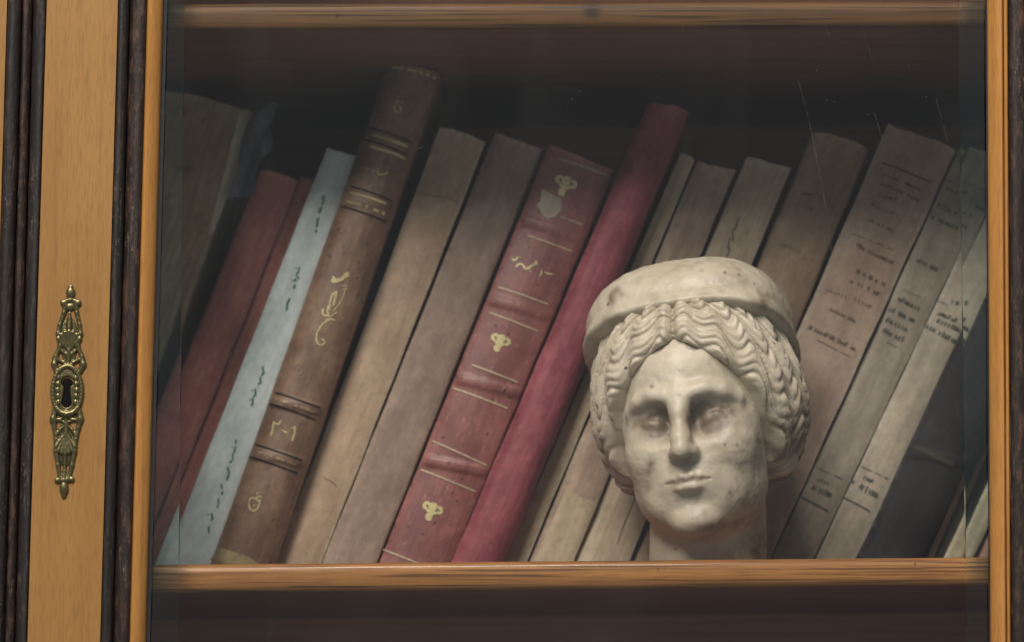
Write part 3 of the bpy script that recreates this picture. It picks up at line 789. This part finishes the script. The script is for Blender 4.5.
    def block(s, mat, inset=.0025, name='page_block', top=.985):
        bt = s.board / s.th + .0003 / s.th; V = []; Fc = []; n = 10
        for v in (.012, top):
            for i in range(n + 1):
                u = bt + (1 - 2 * bt) * i / n
                V.append(s.pt(u, v + .0015 * math.sin(u * 14 + s.seed), s.board + .0006)); V.append(s.pt(u, v, s.depth - inset))
        m = 2 * (n + 1)
        for i in range(n):
            a = 2 * i
            Fc += [(a, a + 1, a + 3, a + 2), (m + a, m + a + 2, m + a + 3, m + a + 1), (a, a + 2, m + a + 2, m + a), (a + 1, m + a + 1, m + a + 3, a + 3)]
        Fc += [(0, m, m + 1, 1), (2 * n, 2 * n + 1, m + 2 * n + 1, m + 2 * n)]
        return new_mesh_obj(name, V, Fc, mat, s.root, smooth=False)
    # ---- marks lying on the spine
    def ink(s, name, strokes, mat, lift=.00045):
        """strokes: [(points in photo px, width px)] -> one mesh of flat ribbons lying on the spine"""
        V = []; Fc = []
        for pts, wd in strokes:
            P = []
            for (a, b) in zip(pts[:-1], pts[1:]):
                n = max(1, int(math.hypot(b[0] - a[0], b[1] - a[1]) / 1.5))
                P += [(a[0] + (b[0] - a[0]) * i / n, a[1] + (b[1] - a[1]) * i / n) for i in range(n)]
            P.append(pts[-1])
            if len(pts) > 2:
                for _ in range(2): P = [P[0]] + [((P[i - 1][0] + 2 * P[i][0] + P[i + 1][0]) / 4, (P[i - 1][1] + 2 * P[i][1] + P[i + 1][1]) / 4) for i in range(1, len(P) - 1)] + [P[-1]]
            base = len(V)
            for i, p in enumerate(P):
                a = P[max(0, i - 1)]; b = P[min(len(P) - 1, i + 1)]
                dx, dy = b[0] - a[0], b[1] - a[1]; L = math.hypot(dx, dy) or 1
                ww = wd * (.5 if i in (0, len(P) - 1) and len(P) > 3 else 1) * .5
                for sg in (-1, 1):
                    px, py = p[0] - sg * dy / L * ww, p[1] + sg * dx / L * ww
                    u, v = s.uv(px, py); V.append(s.pt(u, v, s.front(u, v) - lift))
            for i in range(len(P) - 1):
                k = base + 2 * i; Fc.append((k, k + 1, k + 3, k + 2))
        return new_mesh_obj(name, V, Fc, mat, s.root, smooth=False)
    def patch(s, name, outline, mat, lift=.0005, n=7, smooth=True):
        """filled flat shape (label, worn patch): fan of rings so that it follows the spine"""
        cx = sum(p[0] for p in outline) / len(outline); cy = sum(p[1] for p in outline) / len(outline)
        V = []; UV = []; Fc = []; m = len(outline)
        for r in range(n + 1):
            for (x, y) in outline:
                k = r / n; px, py = cx + (x - cx) * k, cy + (y - cy) * k
                u, v = s.uv(px, py); V.append(s.pt(u, v, s.front(u, v) - lift)); UV.append((u * s.th, v * s.ht))
        for r in range(n):
            for i in range(m):
                a = r * m + i; b = r * m + (i + 1) % m; Fc.append((a, b, b + m, a + m))
        return new_mesh_obj(name, V, Fc, mat, s.root, smooth=smooth, uv=UV)
    def line(s, p, q, wd, gaps=0.0, ends=(.0, 1.)):
        """a ruled line from p to q in broken pieces"""
        out = []; n = 14
        pts = [(p[0] + (q[0] - p[0]) * i / n, p[1] + (q[1] - p[1]) * i / n) for i in range(n + 1)]
        run = [pts[0]]
        for i in range(1, n + 1):
            if random.random() < gaps:
                if len(run) > 1: out.append((run, wd * random.uniform(.7, 1)))
                run = [pts[i]]
            else: run.append(pts[i])
        if len(run) > 1: out.append((run, wd))
        return out

def dense(poly, k=4):
    out = []
    for a, b in zip(poly, poly[1:] + poly[:1]):
        out += [(a[0] + (b[0] - a[0]) * i / k, a[1] + (b[1] - a[1]) * i / k) for i in range(k)]
    return out
def blob(cx, cy, rx, ry, n=14, rag=.15):
    return [(cx + rx * math.cos(i * 2 * math.pi / n) * random.uniform(1 - rag, 1 + rag), cy + ry * math.sin(i * 2 * math.pi / n) * random.uniform(1 - rag, 1 + rag)) for i in range(n)]
def print_row(p, q, h, words, wd=.8, miss=.0):
    """a row of small worn printed letters between two points (h px tall, letters upright to the row)"""
    dx, dy = q[0] - p[0], q[1] - p[1]; L = math.hypot(dx, dy); ex, ey = dx / L, dy / L; nx, ny = ey, -ex
    out = []; tot = sum(words) + .9 * (len(words) - 1); step = L / tot; pos = 0
    def P(a, b): return (p[0] + ex * a + nx * b, p[1] + ey * a + ny * b)
    for w_ in words:
        for _ in range(w_):
            a, c = pos + step * .12, pos + step * .78; k = random.randrange(7)
            if random.random() >= miss:
                if k == 0: out.append(([P(a, 0), P(a, h)], wd)); out.append(([P(a, h), P(c, h)], wd * .8)); out.append(([P(a, h * .5), P(c, h * .5)], wd * .8))
                elif k == 1: out.append(([P(a, 0), P((a + c) / 2, h), P(c, 0)], wd))
                elif k == 2: out.append(([P(a, h), P(c, h)], wd * .8)); out.append(([P((a + c) / 2, 0), P((a + c) / 2, h)], wd))
                elif k == 3: out.append(([P(c, h * .9), P(a, h * .8), P(a, h * .15), P(c, 0)], wd))
                elif k == 4: out.append(([P(a, 0), P(a, h)], wd)); out.append(([P(c, 0), P(c, h)], wd)); out.append(([P(a, h), P(c, 0)], wd * .8))
                elif k == 5: out.append(([P(a, 0), P(a, h), P(c, h * .75), P(a, h * .5), P(c, 0)], wd))
                else: out.append(([P((a + c) / 2, 0), P((a + c) / 2, h)], wd))
            pos += step
        pos += step * .9
    return out
def trefoil(cx, cy, k, ang):
    """stamped three leaved ornament"""
    ca, sa = math.cos(ang), math.sin(ang)
    def T(x, y): return (cx + k * (x * ca - y * sa), cy + k * (x * sa + y * ca))
    def ring(x, y, r, wd, a0=0, a1=6.283, n=10): return ([T(x + r * math.cos(a0 + (a1 - a0) * i / n), y + r * math.sin(a0 + (a1 - a0) * i / n)) for i in range(n + 1)], wd)
    return [ring(0, -3.4, 3.0, 3.4), ring(-6.2, -2.6, 2.7, 2.6, 1.2, 5.6), ring(6.2, -2.6, 2.7, 2.6, -2.4, 1.9), ring(0, 6.6, 1.9, 3.8),
            ([T(-5.5, .6), T(-2, 2.4), T(2, 2.4), T(5.5, .6)], 2.4), ([T(0, 0), T(0, 7)], 2.6)]

gold = flat_mat('dull gilt', (.62, .55, .28), .42, .5, .25, .45, 1500)
gold_dim = flat_mat('rubbed gilt', (.50, .40, .26), .5, .5, .15, .6, 1500)
ink_green = flat_mat('green ink', (.045, .22, .155), .7, .3, 0, .5, 900)
ink_grey = flat_mat('faded print', (.09, .085, .07), .8, .2, 0, .6, 900)
ink_brown = flat_mat('brown print', (.15, .11, .08), .8, .2, 0, .6, 900)
ink_teal = flat_mat('green black print', (.10, .11, .085), .8, .2, 0, .6, 900)
pages = pages_mat('aged paper edges', (.42, .35, .23))
groove = flat_mat('tooled groove', (.014, .010, .008), .7, .3)

# 1 big shabby book at the far left, its cloth torn at the head
b = Book([(150, 84), (254, 113), (102, 562), (-2, 562)], .188, .17, .003, 'large dull brown book at the left end with torn dark cloth at its head', wob=1.6)
b.shell('cover', cover_mat('shabby brown cloth', (.34, .235, .125), (.46, .34, .20), streak=.75, fox=.5))
b.block(pages)
pe = cover_mat('frayed paper', (.60, .55, .38), (.70, .64, .46), streak=.5)
b.patch('frayed_edge', [(240, 112), (247, 110), (254, 113), (243, 152), (230, 190), (214, 232), (208, 236), (216, 205), (226, 165)], pe, .0007)
def flap():
    cm = cover_mat('torn dark cloth', (.10, .115, .15), (.16, .185, .23), streak=.5, rough=.8)
    out = [(252, 112), (262, 110), (270, 102), (279, 103), (274, 118), (268, 128), (273, 140), (272, 150), (262, 158), (257, 168), (254, 190), (248, 198), (236, 197), (226, 199), (233, 184), (238, 166), (240, 148), (245, 130)]
    out = dense(out, 2)
    cx = sum(p[0] for p in out) / len(out); cy = sum(p[1] for p in out) / len(out)
    V = []; Fc = []; UV = []; n = 8; m = len(out)
    for back in (0, 1):
        for r in range(n + 1):
            for (x, y) in out:
                k = r / n; px, py = cx + (x - cx) * k, cy + (y - cy) * k
                yy = .1835 - .012 * math.exp(-((px - 262) / 14) ** 2) + .002 * math.sin(px * .33 + py * .12) + .0015 * math.sin(py * .25) + back * .0007
                P = atv(px, py, yy); V.append(P - b.base); UV.append((P.x, P.z))
        o = back * (n + 1) * m
        for r in range(n):
            for i in range(m):
                q = (o + r * m + i, o + r * m + (i + 1) % m, o + (r + 1) * m + (i + 1) % m, o + (r + 1) * m + i)
                Fc.append(q if back else q[::-1])
    new_mesh_obj('torn_cloth', V, Fc, cm, b.root, uv=UV)
flap()

# 2, 3 the two brick red books
b = Book([(260, 170), (299, 181), (148, 562), (106, 562)], .180, .17, .006, 'brick red cloth book with a rounded spine, next to the torn brown book', peak=.42)
b.shell('cover', cover_mat('brick red cloth', (.42, .135, .105), (.52, .20, .16), streak=.3, scuff=.2)); b.block(pages)
b = Book([(301, 177), (318, 182), (165, 562), (150, 562)], .184, .17, .002, 'thin brick red book squeezed against the pale blue one')
b.shell('cover', cover_mat('thin brick red cloth', (.40, .13, .10), (.48, .18, .145), scuff=.2)); b.block(pages)

# 4 pale blue
b = Book([(327, 148), (361, 158), (212, 563), (164, 563)], .166, .16, .0015, 'pale blue paper book with green handwriting down its spine', kind='soft', wob=.9)
b.shell('cover', cover_mat('pale blue paper', (.62, .735, .735), (.70, .80, .79), fine=.25, streak=.10, fox=.10, foxc=(.5, .47, .38), rough=.5, spec=.4)); b.block(pages)
def squig(pts, wd=1.0): return (pts, wd)
hw = []
for pl in ([(325, 196), (323, 199), (324, 203), (321, 205)], [(322, 207), (320, 209), (321, 212), (318, 213)], [(319, 218), (317, 221), (318, 225), (316, 228)], [(316, 230), (316, 233)],
           [(300, 267), (298, 269), (300, 272), (296, 274), (297, 278), (300, 279)], [(296, 279), (295, 282)], [(295, 285), (294, 289)], [(290, 298), (288, 303), (286, 305), (288, 308), (286, 311)],
           [(264, 366), (262, 369), (265, 373), (261, 376)], [(261, 377), (259, 379), (262, 382), (258, 385)], [(256, 389), (254, 391), (257, 395), (253, 397)], [(254, 398), (252, 401), (254, 404), (251, 406)],
           [(236, 446), (235, 451), (232, 456), (234, 459), (231, 462), (229, 463)], [(229, 467), (227, 469), (230, 473), (228, 477), (227, 481)], [(222, 484), (221, 487), (223, 489)], [(223, 492), (222, 495)],
           [(219, 498), (218, 501), (220, 504), (217, 506), (219, 509)], [(212, 513), (211, 515), (214, 518), (211, 521)], [(210, 526), (208, 529), (210, 532), (209, 534)], [(236, 440), (236, 444)]):
    hw.append((pl, random.uniform(1.4, 2.2)))
    if random.random() < .6: hw.append(([(pl[0][0] - 3.2, pl[0][1] + 1), (pl[0][0] - 3.6, pl[0][1] + 2.6)], 1.3))
b.ink('handwriting', hw, ink_green)

# 5 tall brown leather
bd = [((392, 147), .0010), ((371, 205), .0014), ((296, 407), .0014), ((277, 459), .0014)]
b = Book([(388, 66), (440, 75), (275, 563), (211, 563)], .156, .17, .013, 'tallest book, brown leather with gilt flower spray, bands and digits on the spine', bands=bd, peak=.42)
b.shell('cover', cover_mat('tooled brown leather', (.15, .086, .052), (.26, .165, .105), streak=.25, fox=.55, foxc=(.075, .042, .028), speck=.8, scuff=.35, scuffc=(.30, .22, .16), rough=.5, spec=.5)); b.block(pages)
gs = []
def cross(c, half, dirn=(.945, .325)):
    return (c[0] - half * dirn[0], c[1] - half * dirn[1]), (c[0] + half * dirn[0], c[1] + half * dirn[1])
for c, hw, wd, g_ in (((390, 143.5), 19, 3.4, .0), ((388, 155), 19, 2.6, .0), ((369, 201), 19, 2.6, .0), ((366, 210), 20, 3.8, .28)):
    p, q = cross(c, hw, (.955, .295)); gs += b.line(p, q, wd, g_)
gs += b.line((392, 69.5), (436, 80), 2.6, .25)
gs += [([(396, 107), (394, 112), (396, 116), (401, 116), (402, 111), (399, 109)], 1.5), ([(398, 104), (399, 106)], 1.3), ([(402, 105), (403, 107)], 1.3)]                       # small letter near the head
gs += [([(379, 173), (378, 177), (381, 179), (384, 177), (386, 178), (389, 175)], 1.4), ([(366, 171), (368, 173), (371, 172)], .9), ([(374, 173), (374, 176)], .9)]
# flower spray
gs += [([(332, 284), (335, 281), (339, 284)], 2.2), ([(334, 279), (336, 284)], 2.2), ([(333, 285), (340, 283), (345, 281)], 3.4), ([(343, 281), (347, 279), (349, 275)], 4.2), ([(345, 278), (350, 279)], 2.8),
       ([(343, 289), (346, 287), (348, 290), (346, 293), (343, 292)], 1.3), ([(346, 293), (344, 300), (340, 307), (334, 314)], 1.2), ([(338, 294), (333, 298), (331, 305), (330, 313)], 1.9), ([(338, 294), (336, 302), (334, 309)], 2.2),
       ([(325, 311), (323, 314), (325, 319), (330, 318)], 1.9), ([(331, 306), (328, 312), (330, 320)], 1.6), ([(338, 314), (334, 318), (330, 320)], 1.4), ([(327, 323), (331, 321), (336, 323)], 1.9),
       ([(331, 322), (323, 327), (318, 335), (317, 343), (320, 348), (325, 347), (326, 342), (322, 342)], 1.5)]
# digits
gs += [([(275, 423), (274, 430), (272, 438)], 2.0), ([(275, 424), (279, 427), (281, 424)], 1.6), ([(282, 422), (280, 427)], 1.4), ([(283, 432), (289, 435)], 1.7), ([(296, 429), (296, 434), (293, 443)], 2.0), ([(293, 431), (297, 428)], 1.4)]
gs += [([(250, 504), (252, 499), (257, 500), (261, 503)], 1.9), ([(250, 504), (251, 511), (256, 513), (259, 510)], 1.9), ([(257, 500), (260, 497), (263, 499)], 1.6), ([(262, 501), (260, 508), (258, 511)], 1.7), ([(258, 496), (259, 494)], 1.4), ([(255, 506), (256, 508)], 1.2)]
b.ink('gilding', gs, gold)
gr = []
for c, hw in (((386, 149.5), 22), ((391, 137.5), 23), ((372, 196), 22), ((364, 216), 24), ((298, 401.5), 24), ((293, 413), 25), ((279, 453.5), 25), ((274, 466), 26)):
    p, q = cross(c, hw, (.945, .325)); gr += b.line(p, q, 1.9, .0)
b.ink('tooled_lines', gr, groove, .0004)
b.ink('band_gilding', sum([b.line(*cross(c, 21), 3.0, .33) for c in ((296, 407), (277, 459.5))], []), flat_mat('worn band gilding', (.42, .31, .19), .5, .5, .1, .7, 900))
b.patch('foot_strip', dense([(213.5, 556), (218, 547.5), (236, 553.5), (252, 559.5), (262, 566), (250, 569), (228, 566), (210, 560)], 3), cover_mat('gilt foot strip', (.30, .24, .12), (.42, .35, .18), fox=.8, foxc=(.10, .07, .04), rough=.5), .0004)

# 6 tan
b = Book([(440, 127), (486, 141), (321, 563), (275, 563)], .169, .165, .0025, 'plain tan paper book standing right of the tall brown leather one', kind='soft', wob=1.2)
b.shell('cover', cover_mat('tan paper', (.355, .255, .170), (.425, .315, .215), streak=.22, fox=.35, foxc=(.22, .15, .09))); b.block(pages)
b.ink('creases', [([(419, 192), (430, 196), (446, 198), (458, 203)], .8), ([(324, 478), (331, 481), (338, 487)], .7)], flat_mat('paper crease', (.22, .16, .10), .8, .1))
# 7 grey brown
b = Book([(495, 133), (542, 150), (377, 563), (322, 563)], .169, .165, .0035, 'plain grey brown book with a smooth spine, left of the red gilt book', wob=.8)
b.shell('cover', cover_mat('grey brown cloth', (.215, .155, .118), (.275, .205, .160), streak=.18, scuff=.12)); b.block(pages)

# 8 red leather with gilding
bd = [((553, 230), .0011), ((519, 308), .0011), ((487, 386), .0011), ((453, 466), .0013)]
b = Book([(549, 146), (614, 171), (451, 564), (379, 563)], .163, .17, .005, 'red leather book with raised bands, gilt trefoils and a pale worn patch near the head', bands=bd, peak=.5)
b.shell('cover', cover_mat('worn red leather', (.165, .052, .048), (.25, .092, .08), streak=.3, fox=.5, foxc=(.14, .045, .05), speck=.9, scuff=.4, scuffc=(.42, .22, .18), rough=.45, spec=.5)); b.block(pages)
gs = []
for p, q, wd in (((559, 160), (608, 176), 1.7), ((560, 217.5), (583, 226), 1.6), ((527, 236), (572, 252), 1.8), ((498, 287.5), (548, 305), 1.8), ((489, 313), (538, 332), 1.8),
                 ((468, 364), (518, 383), 1.8), ((452, 388), (508, 409), 1.8), ((432, 441), (487, 466), 1.8), ((420, 469.5), (476, 492), 1.8), ((383, 549.5), (424, 566), 1.8)):
    gs += b.line(p, q, wd, .03)
b.ink('gilt_lines', gs, gold_dim)
t_ang = math.radians(22)
gs = [(p_, w_ * 1.3) for p_, w_ in trefoil(565, 186, 1.15, t_ang) + trefoil(500, 343, 1.0, t_ang) + trefoil(432, 511, 1.05, t_ang)]
gs += [([(512, 259), (514, 262), (517, 260), (518, 257)], 1.5), ([(516, 268), (519, 264), (523, 265), (524, 269), (527, 270), (530, 267), (535, 266), (536, 262)], 1.9), ([(523, 268), (527, 271), (531, 268)], 1.9),
       ([(541, 271), (542, 275), (539, 277)], 1.6), ([(544, 273), (549, 275), (553, 275)], 1.6), ([(536, 262), (537, 266)], 1.6), ([(520, 258), (521, 259)], 1.2), ([(530, 272), (531, 273)], 1.2)]
b.ink('gilding', gs, gold)
b.patch('worn_patch', [(541, 190), (545, 191), (550, 194), (555, 197), (561, 200), (562, 207), (560, 213), (555, 218), (548, 220), (543, 217), (540, 211), (536, 205), (540, 203), (541, 196)], cover_mat('bare pale patch', (.33, .30, .22), (.40, .36, .27), streak=.1, fine=.2), .0004)

# 9 crimson
b = Book([(648, 104), (689, 113), (504, 563), (451, 563)], .158, .17, .012, 'narrow bright crimson cloth book, faded along its spine, left of the marble head', peak=.38, wob=1.3)
b.shell('cover', cover_mat('crimson cloth', (.185, .035, .052), (.275, .074, .092), streak=.45, scuff=.2, scuffc=(.55, .22, .24), fine=.7)); b.block(pages)
# 10 thin cream
b = Book([(681, 153), (695, 159), (526, 563), (504, 563)], .172, .15, .001, 'very thin cream paper booklet right of the crimson book', kind='soft', board=.001)
b.shell('cover', cover_mat('thin cream paper', (.385, .31, .20), (.46, .385, .26), streak=.35)); b.block(pages)
# 11 taupe
b = Book([(697, 162), (735, 171), (573, 562), (529, 562)], .175, .16, .0022, 'taupe paper book behind the left edge of the diadem, its lower spine paler', kind='soft', wob=1.3)
b.shell('cover', cover_mat('taupe paper', (.28, .20, .15), (.36, .27, .20), streak=.25, fox=.45, foxc=(.17, .12, .08))); b.block(pages)
b.patch('pale_label', dense([(564, 494), (568, 490), (580, 497), (598, 503), (590, 522), (574, 560), (572, 570), (540, 568), (534, 561), (545, 537)], 3), cover_mat('pale spine paper', (.37, .30, .20), (.42, .35, .245), streak=.2, fox=.3), .0004)
# 12 cream with pencil writing
b = Book([(747, 157), (791, 168), (629, 562), (574, 562)], .178, .16, .002, 'cream book with faint handwriting down the spine, directly left behind the marble head', kind='soft', wob=1.0)
b.shell('cover', cover_mat('cream paper', (.40, .325, .22), (.47, .395, .28), streak=.45, fox=.3, foxc=(.24, .19, .12))); b.block(pages)
b.ink('handwriting', [([(739, 217), (737, 222), (736, 227), (734, 231)], 1.6), ([(733, 229), (731, 233), (734, 237), (731, 240), (734, 242)], 1.2), ([(730, 238), (728, 244), (727, 250), (729, 247), (730, 252), (727, 255), (726, 258)], 1.2),
      ([(626, 473), (628, 480), (626, 488), (622, 489)], 1.1), ([(641, 480), (634, 500), (624, 524), (617, 545)], .6)], flat_mat('pencil writing', (.10, .10, .085), .8, .1, 0, .4, 900))
# 13 tan brown, wide
b = Book([(813, 132), (870, 148), (702, 561), (632, 562)], .186, .16, .007, 'broad tan brown paper book rising behind the top of the diadem', kind='hard', peak=.3, wob=1.4, board=.0016)
b.shell('cover', cover_mat('tan brown paper', (.27, .19, .125), (.35, .255, .175), streak=.25, fox=.4, foxc=(.18, .11, .07))); b.block(pages)
b.ink('spine_marks', [([(801, 194), (806, 196), (812, 196)], 1.2), ([(809, 210), (811, 212)], 3.0), ([(778, 246), (790, 249), (800, 255)], .8)], ink_brown)

# 14 wide printed
b = Book([(890, 120), (957, 147), (769, 561), (699, 562)], .178, .16, .0018, 'broad brownish paper book with rows of worn print, highest on the right', kind='soft', wob=1.6, tear=.002)
b.shell('cover', cover_mat('brownish printed paper', (.32, .235, .175), (.405, .31, .232), streak=.2, fox=.4, foxc=(.24, .165, .11))); b.block(pages)
gs = []
gs += b.line((882, 163), (932, 183), 1.7, .03)
for p, q, h, ws, wd in (((882, 176), (920, 192), 3.2, [6, 5], 1.0), ((880, 186), (919, 203), 3.4, [7, 4], 1.0), ((878, 196), (903, 206), 3.0, [7], .9), ((871, 206), (898, 218), 3.0, [3, 4], .8), ((866, 220), (894, 234), 3.2, [8], 1.0),
                        ((855, 246), (862, 249), 3.0, [2], 1.1), ((858, 249), (893, 265), 3.2, [12], 1.25), ((855, 273), (884, 287), 4.4, [1, 1, 1, 1, 1], 1.2), ((849, 283), (879, 297), 4.2, [1, 2, 1, 2], 1.2),
                        ((826, 291), (846, 300), 3.2, [6], .9), ((852, 300), (871, 310), 3.6, [5], 1.0), ((829, 311), (855, 324), 3.4, [6, 3], 1.1), ((808, 329), (855, 352), 4.4, [9, 7], 1.25)):
    gs += print_row(p, q, h, ws, wd, .1)
gs += b.line((851, 233), (893, 250), .8, .15) + b.line((816, 340), (850, 357), .7, .1) + b.line((775, 470), (797, 482), 1.4, .1) + print_row((778, 452), (798, 461), 3.5, [6], 1.1, .2)
b.ink('printing', gs, ink_brown)
# 15, 16 greenish grey pair
def greenish(q, y, label, rows, lines, tone, edge):
    k = Book(q, y, .16, .0018, label, kind='soft', wob=1.0)
    k.shell('cover', cover_mat('greenish grey paper', *tone, streak=.22, fox=.3, foxc=(.18, .17, .11), fine=.5)); k.block(pages)
    g_ = []
    for p, q2, h, ws, wd in rows: g_ += print_row(p, q2, h, ws, wd, .06)
    for p, q2, wd in lines: g_ += k.line(p, q2, wd, .03)
    k.ink('printing', g_, ink_teal)
greenish([(960, 147), (1002, 162), (814, 558), (771, 561)], .181, 'greenish grey printed book leaning against the broad brownish one', 
         [((944, 190), (958, 196), 3.4, [5], 1.0), ((936, 207), (962, 219), 4.0, [5, 3], 1.2), ((930, 219), (958, 232), 4.0, [8], 1.2), ((915, 262), (937, 273), 4.0, [4, 3], 1.5), ((897, 301), (919, 312), 4.6, [7], 1.6), ((888, 311), (914, 324), 4.2, [6, 2], 1.6), ((885, 322), (907, 333), 4.6, [6], 1.7), ((882, 333), (903, 343), 4.8, [3, 3], 1.7),
          ((817, 481), (831, 487), 3.2, [5], 1.2), ((811, 489), (830, 498), 5.0, [2, 5], 1.5)],
         [((941, 178), (975, 192), .8), ((902, 290), (925, 300), .6), ((886, 342), (898, 348), .6), ((815, 467), (843, 480), .8), ((801, 497), (828, 511.5), 1.6)], ((.258, .228, .168), (.325, .29, .22)), 0)
greenish([(1004, 160), (1048, 176), (856, 557), (816, 558)], .178, 'paler greenish grey printed book beside the black one, with matching print', 
         [((966, 208), (975, 213), 3.4, [4], 1.0), ((950, 303), (957, 306), 3.8, [3], 1.3), ((937, 315), (956, 324), 4.2, [6], 1.4), ((936, 323), (959, 333), 4.4, [7], 1.5), ((925, 328), (955, 345), 4.4, [3, 6], 1.6),
          ((862, 479), (875, 485), 3.4, [5], 1.3), ((858, 488), (861, 491), 6, [1], 1.5), ((863, 492), (877, 499), 6.0, [4], 1.6), ((849, 483), (853, 486), 4, [1], 1.4)],
         [((936, 300), (947, 305), .6), ((860, 466), (888, 479), 1.1), ((843, 497), (870, 511.5), 1.5)], ((.30, .265, .195), (.38, .34, .255)), 0)
# 17 black
b = Book([(1044, 150), (1112, 176), (923, 556), (858, 557)], .172, .17, .007, 'black cloth book with one faint pale band, at the right end of the row', bands=[((935, 458), .0008)])
b.shell('cover', cover_mat('black cloth', (.008, .0075, .008), (.015, .014, .0155), streak=.2, scuff=.3, scuffc=(.045, .045, .05), rough=.65, spec=.2)); b.block(pages)
b.ink('pale_band', b.line((914, 447), (952, 466), 5, .05), flat_mat('faint band', (.040, .035, .03), .8, .1))
# 18 - 20 thin ones in the corner
b = Book([(1056, 258), (1079, 268), (944, 556), (925, 556)], .184, .15, .001, 'thin black booklet with a cream left edge, right of the black book', kind='soft', board=.001)
b.shell('cover', cover_mat('thin black paper', (.022, .02, .018), (.04, .036, .03)))
b.patch('cream_edge', dense([(1056, 261), (1062, 261), (931, 563), (925, 563)], 24), cover_mat('cream edge', (.40, .34, .24), (.48, .41, .3)), .0004); b.block(pages)
b = Book([(1083, 256), (1102, 265), (965, 556), (945, 556)], .182, .15, .001, 'thin pale tan booklet showing in the lower right corner of the shelf', kind='soft', board=.001)
b.shell('cover', cover_mat('pale green paper', (.25, .22, .145), (.32, .285, .19), streak=.4, fox=.5, foxc=(.1, .1, .06))); b.block(pages)
b = Book([(1104, 262), (1132, 274), (992, 556), (967, 556)], .186, .15, .002, 'rust brown book almost hidden by the right side of the door', kind='soft')
b.shell('cover', cover_mat('rust paper', (.16, .085, .05), (.22, .12, .075))); b.block(pages)


# ------------------------------------------------------------------ camera, light, world
cam = bpy.data.cameras.new('camera'); co = bpy.data.objects.new('camera', cam); C.objects.link(co)
cam.sensor_width = 36; cam.lens = F / W * 36; cam.clip_start = .05; cam.clip_end = 60
co.location = (0, -CD, ZC); co.rotation_euler = (math.pi / 2 + PITCH, 0, 0)
cam.dof.use_dof = True; cam.dof.focus_distance = CD + .045; cam.dof.aperture_fstop = 6.0
S.camera = co
w = bpy.data.worlds.new('World'); S.world = w; w.use_nodes = True
wn = w.node_tree; bg = wn.nodes['Background']; bg.inputs[1].default_value = .50
_tc = wn.nodes.new('ShaderNodeTexCoord'); _nz = wn.nodes.new('ShaderNodeTexNoise'); _nz.inputs['Scale'].default_value = 3.2; _nz.inputs['Detail'].default_value = 3
_rp = wn.nodes.new('ShaderNodeValToRGB'); _rp.color_ramp.elements[0].position = .36; _rp.color_ramp.elements[0].color = (.33, .37, .40, 1)
_rp.color_ramp.elements[1].position = .66; _rp.color_ramp.elements[1].color = (.68, .72, .74, 1)
wn.links.new(_tc.outputs['Generated'], _nz.inputs['Vector']); wn.links.new(_nz.outputs['Fac'], _rp.inputs['Fac']); wn.links.new(_rp.outputs['Color'], bg.inputs[0])
def area(name, az, el, dist, size, watt, col, target=(0, .08, .14)):
    L = bpy.data.lights.new(name, 'AREA'); L.shape = 'DISK'; L.size = size; L.energy = watt; L.color = col
    o = bpy.data.objects.new(name, L); C.objects.link(o)
    a, e = math.radians(az), math.radians(el)
    d = Vector((-math.sin(a) * math.cos(e), -math.cos(a) * math.cos(e), math.sin(e)))
    o.location = Vector(target) + d * dist; o.rotation_euler = d.to_track_quat('Z', 'Y').to_euler()
    return o
area('key_light', 21, 38, 3.2, 1.05, 108, (1, .935, .875))
area('added_high_light', 3, 54, 3.2, .62, 58, (1, .935, .87))  # added lamp, stands in for dappled light on the lower spines
S.view_settings.view_transform = 'Standard'; S.view_settings.look = 'None'
S.view_settings.exposure = 0; S.view_settings.gamma = 1
S.render.engine = 'CYCLES'
S.cycles.use_denoising = True
S.cycles.max_bounces = 8; S.cycles.transparent_max_bounces = 16
S.cycles.caustics_reflective = False
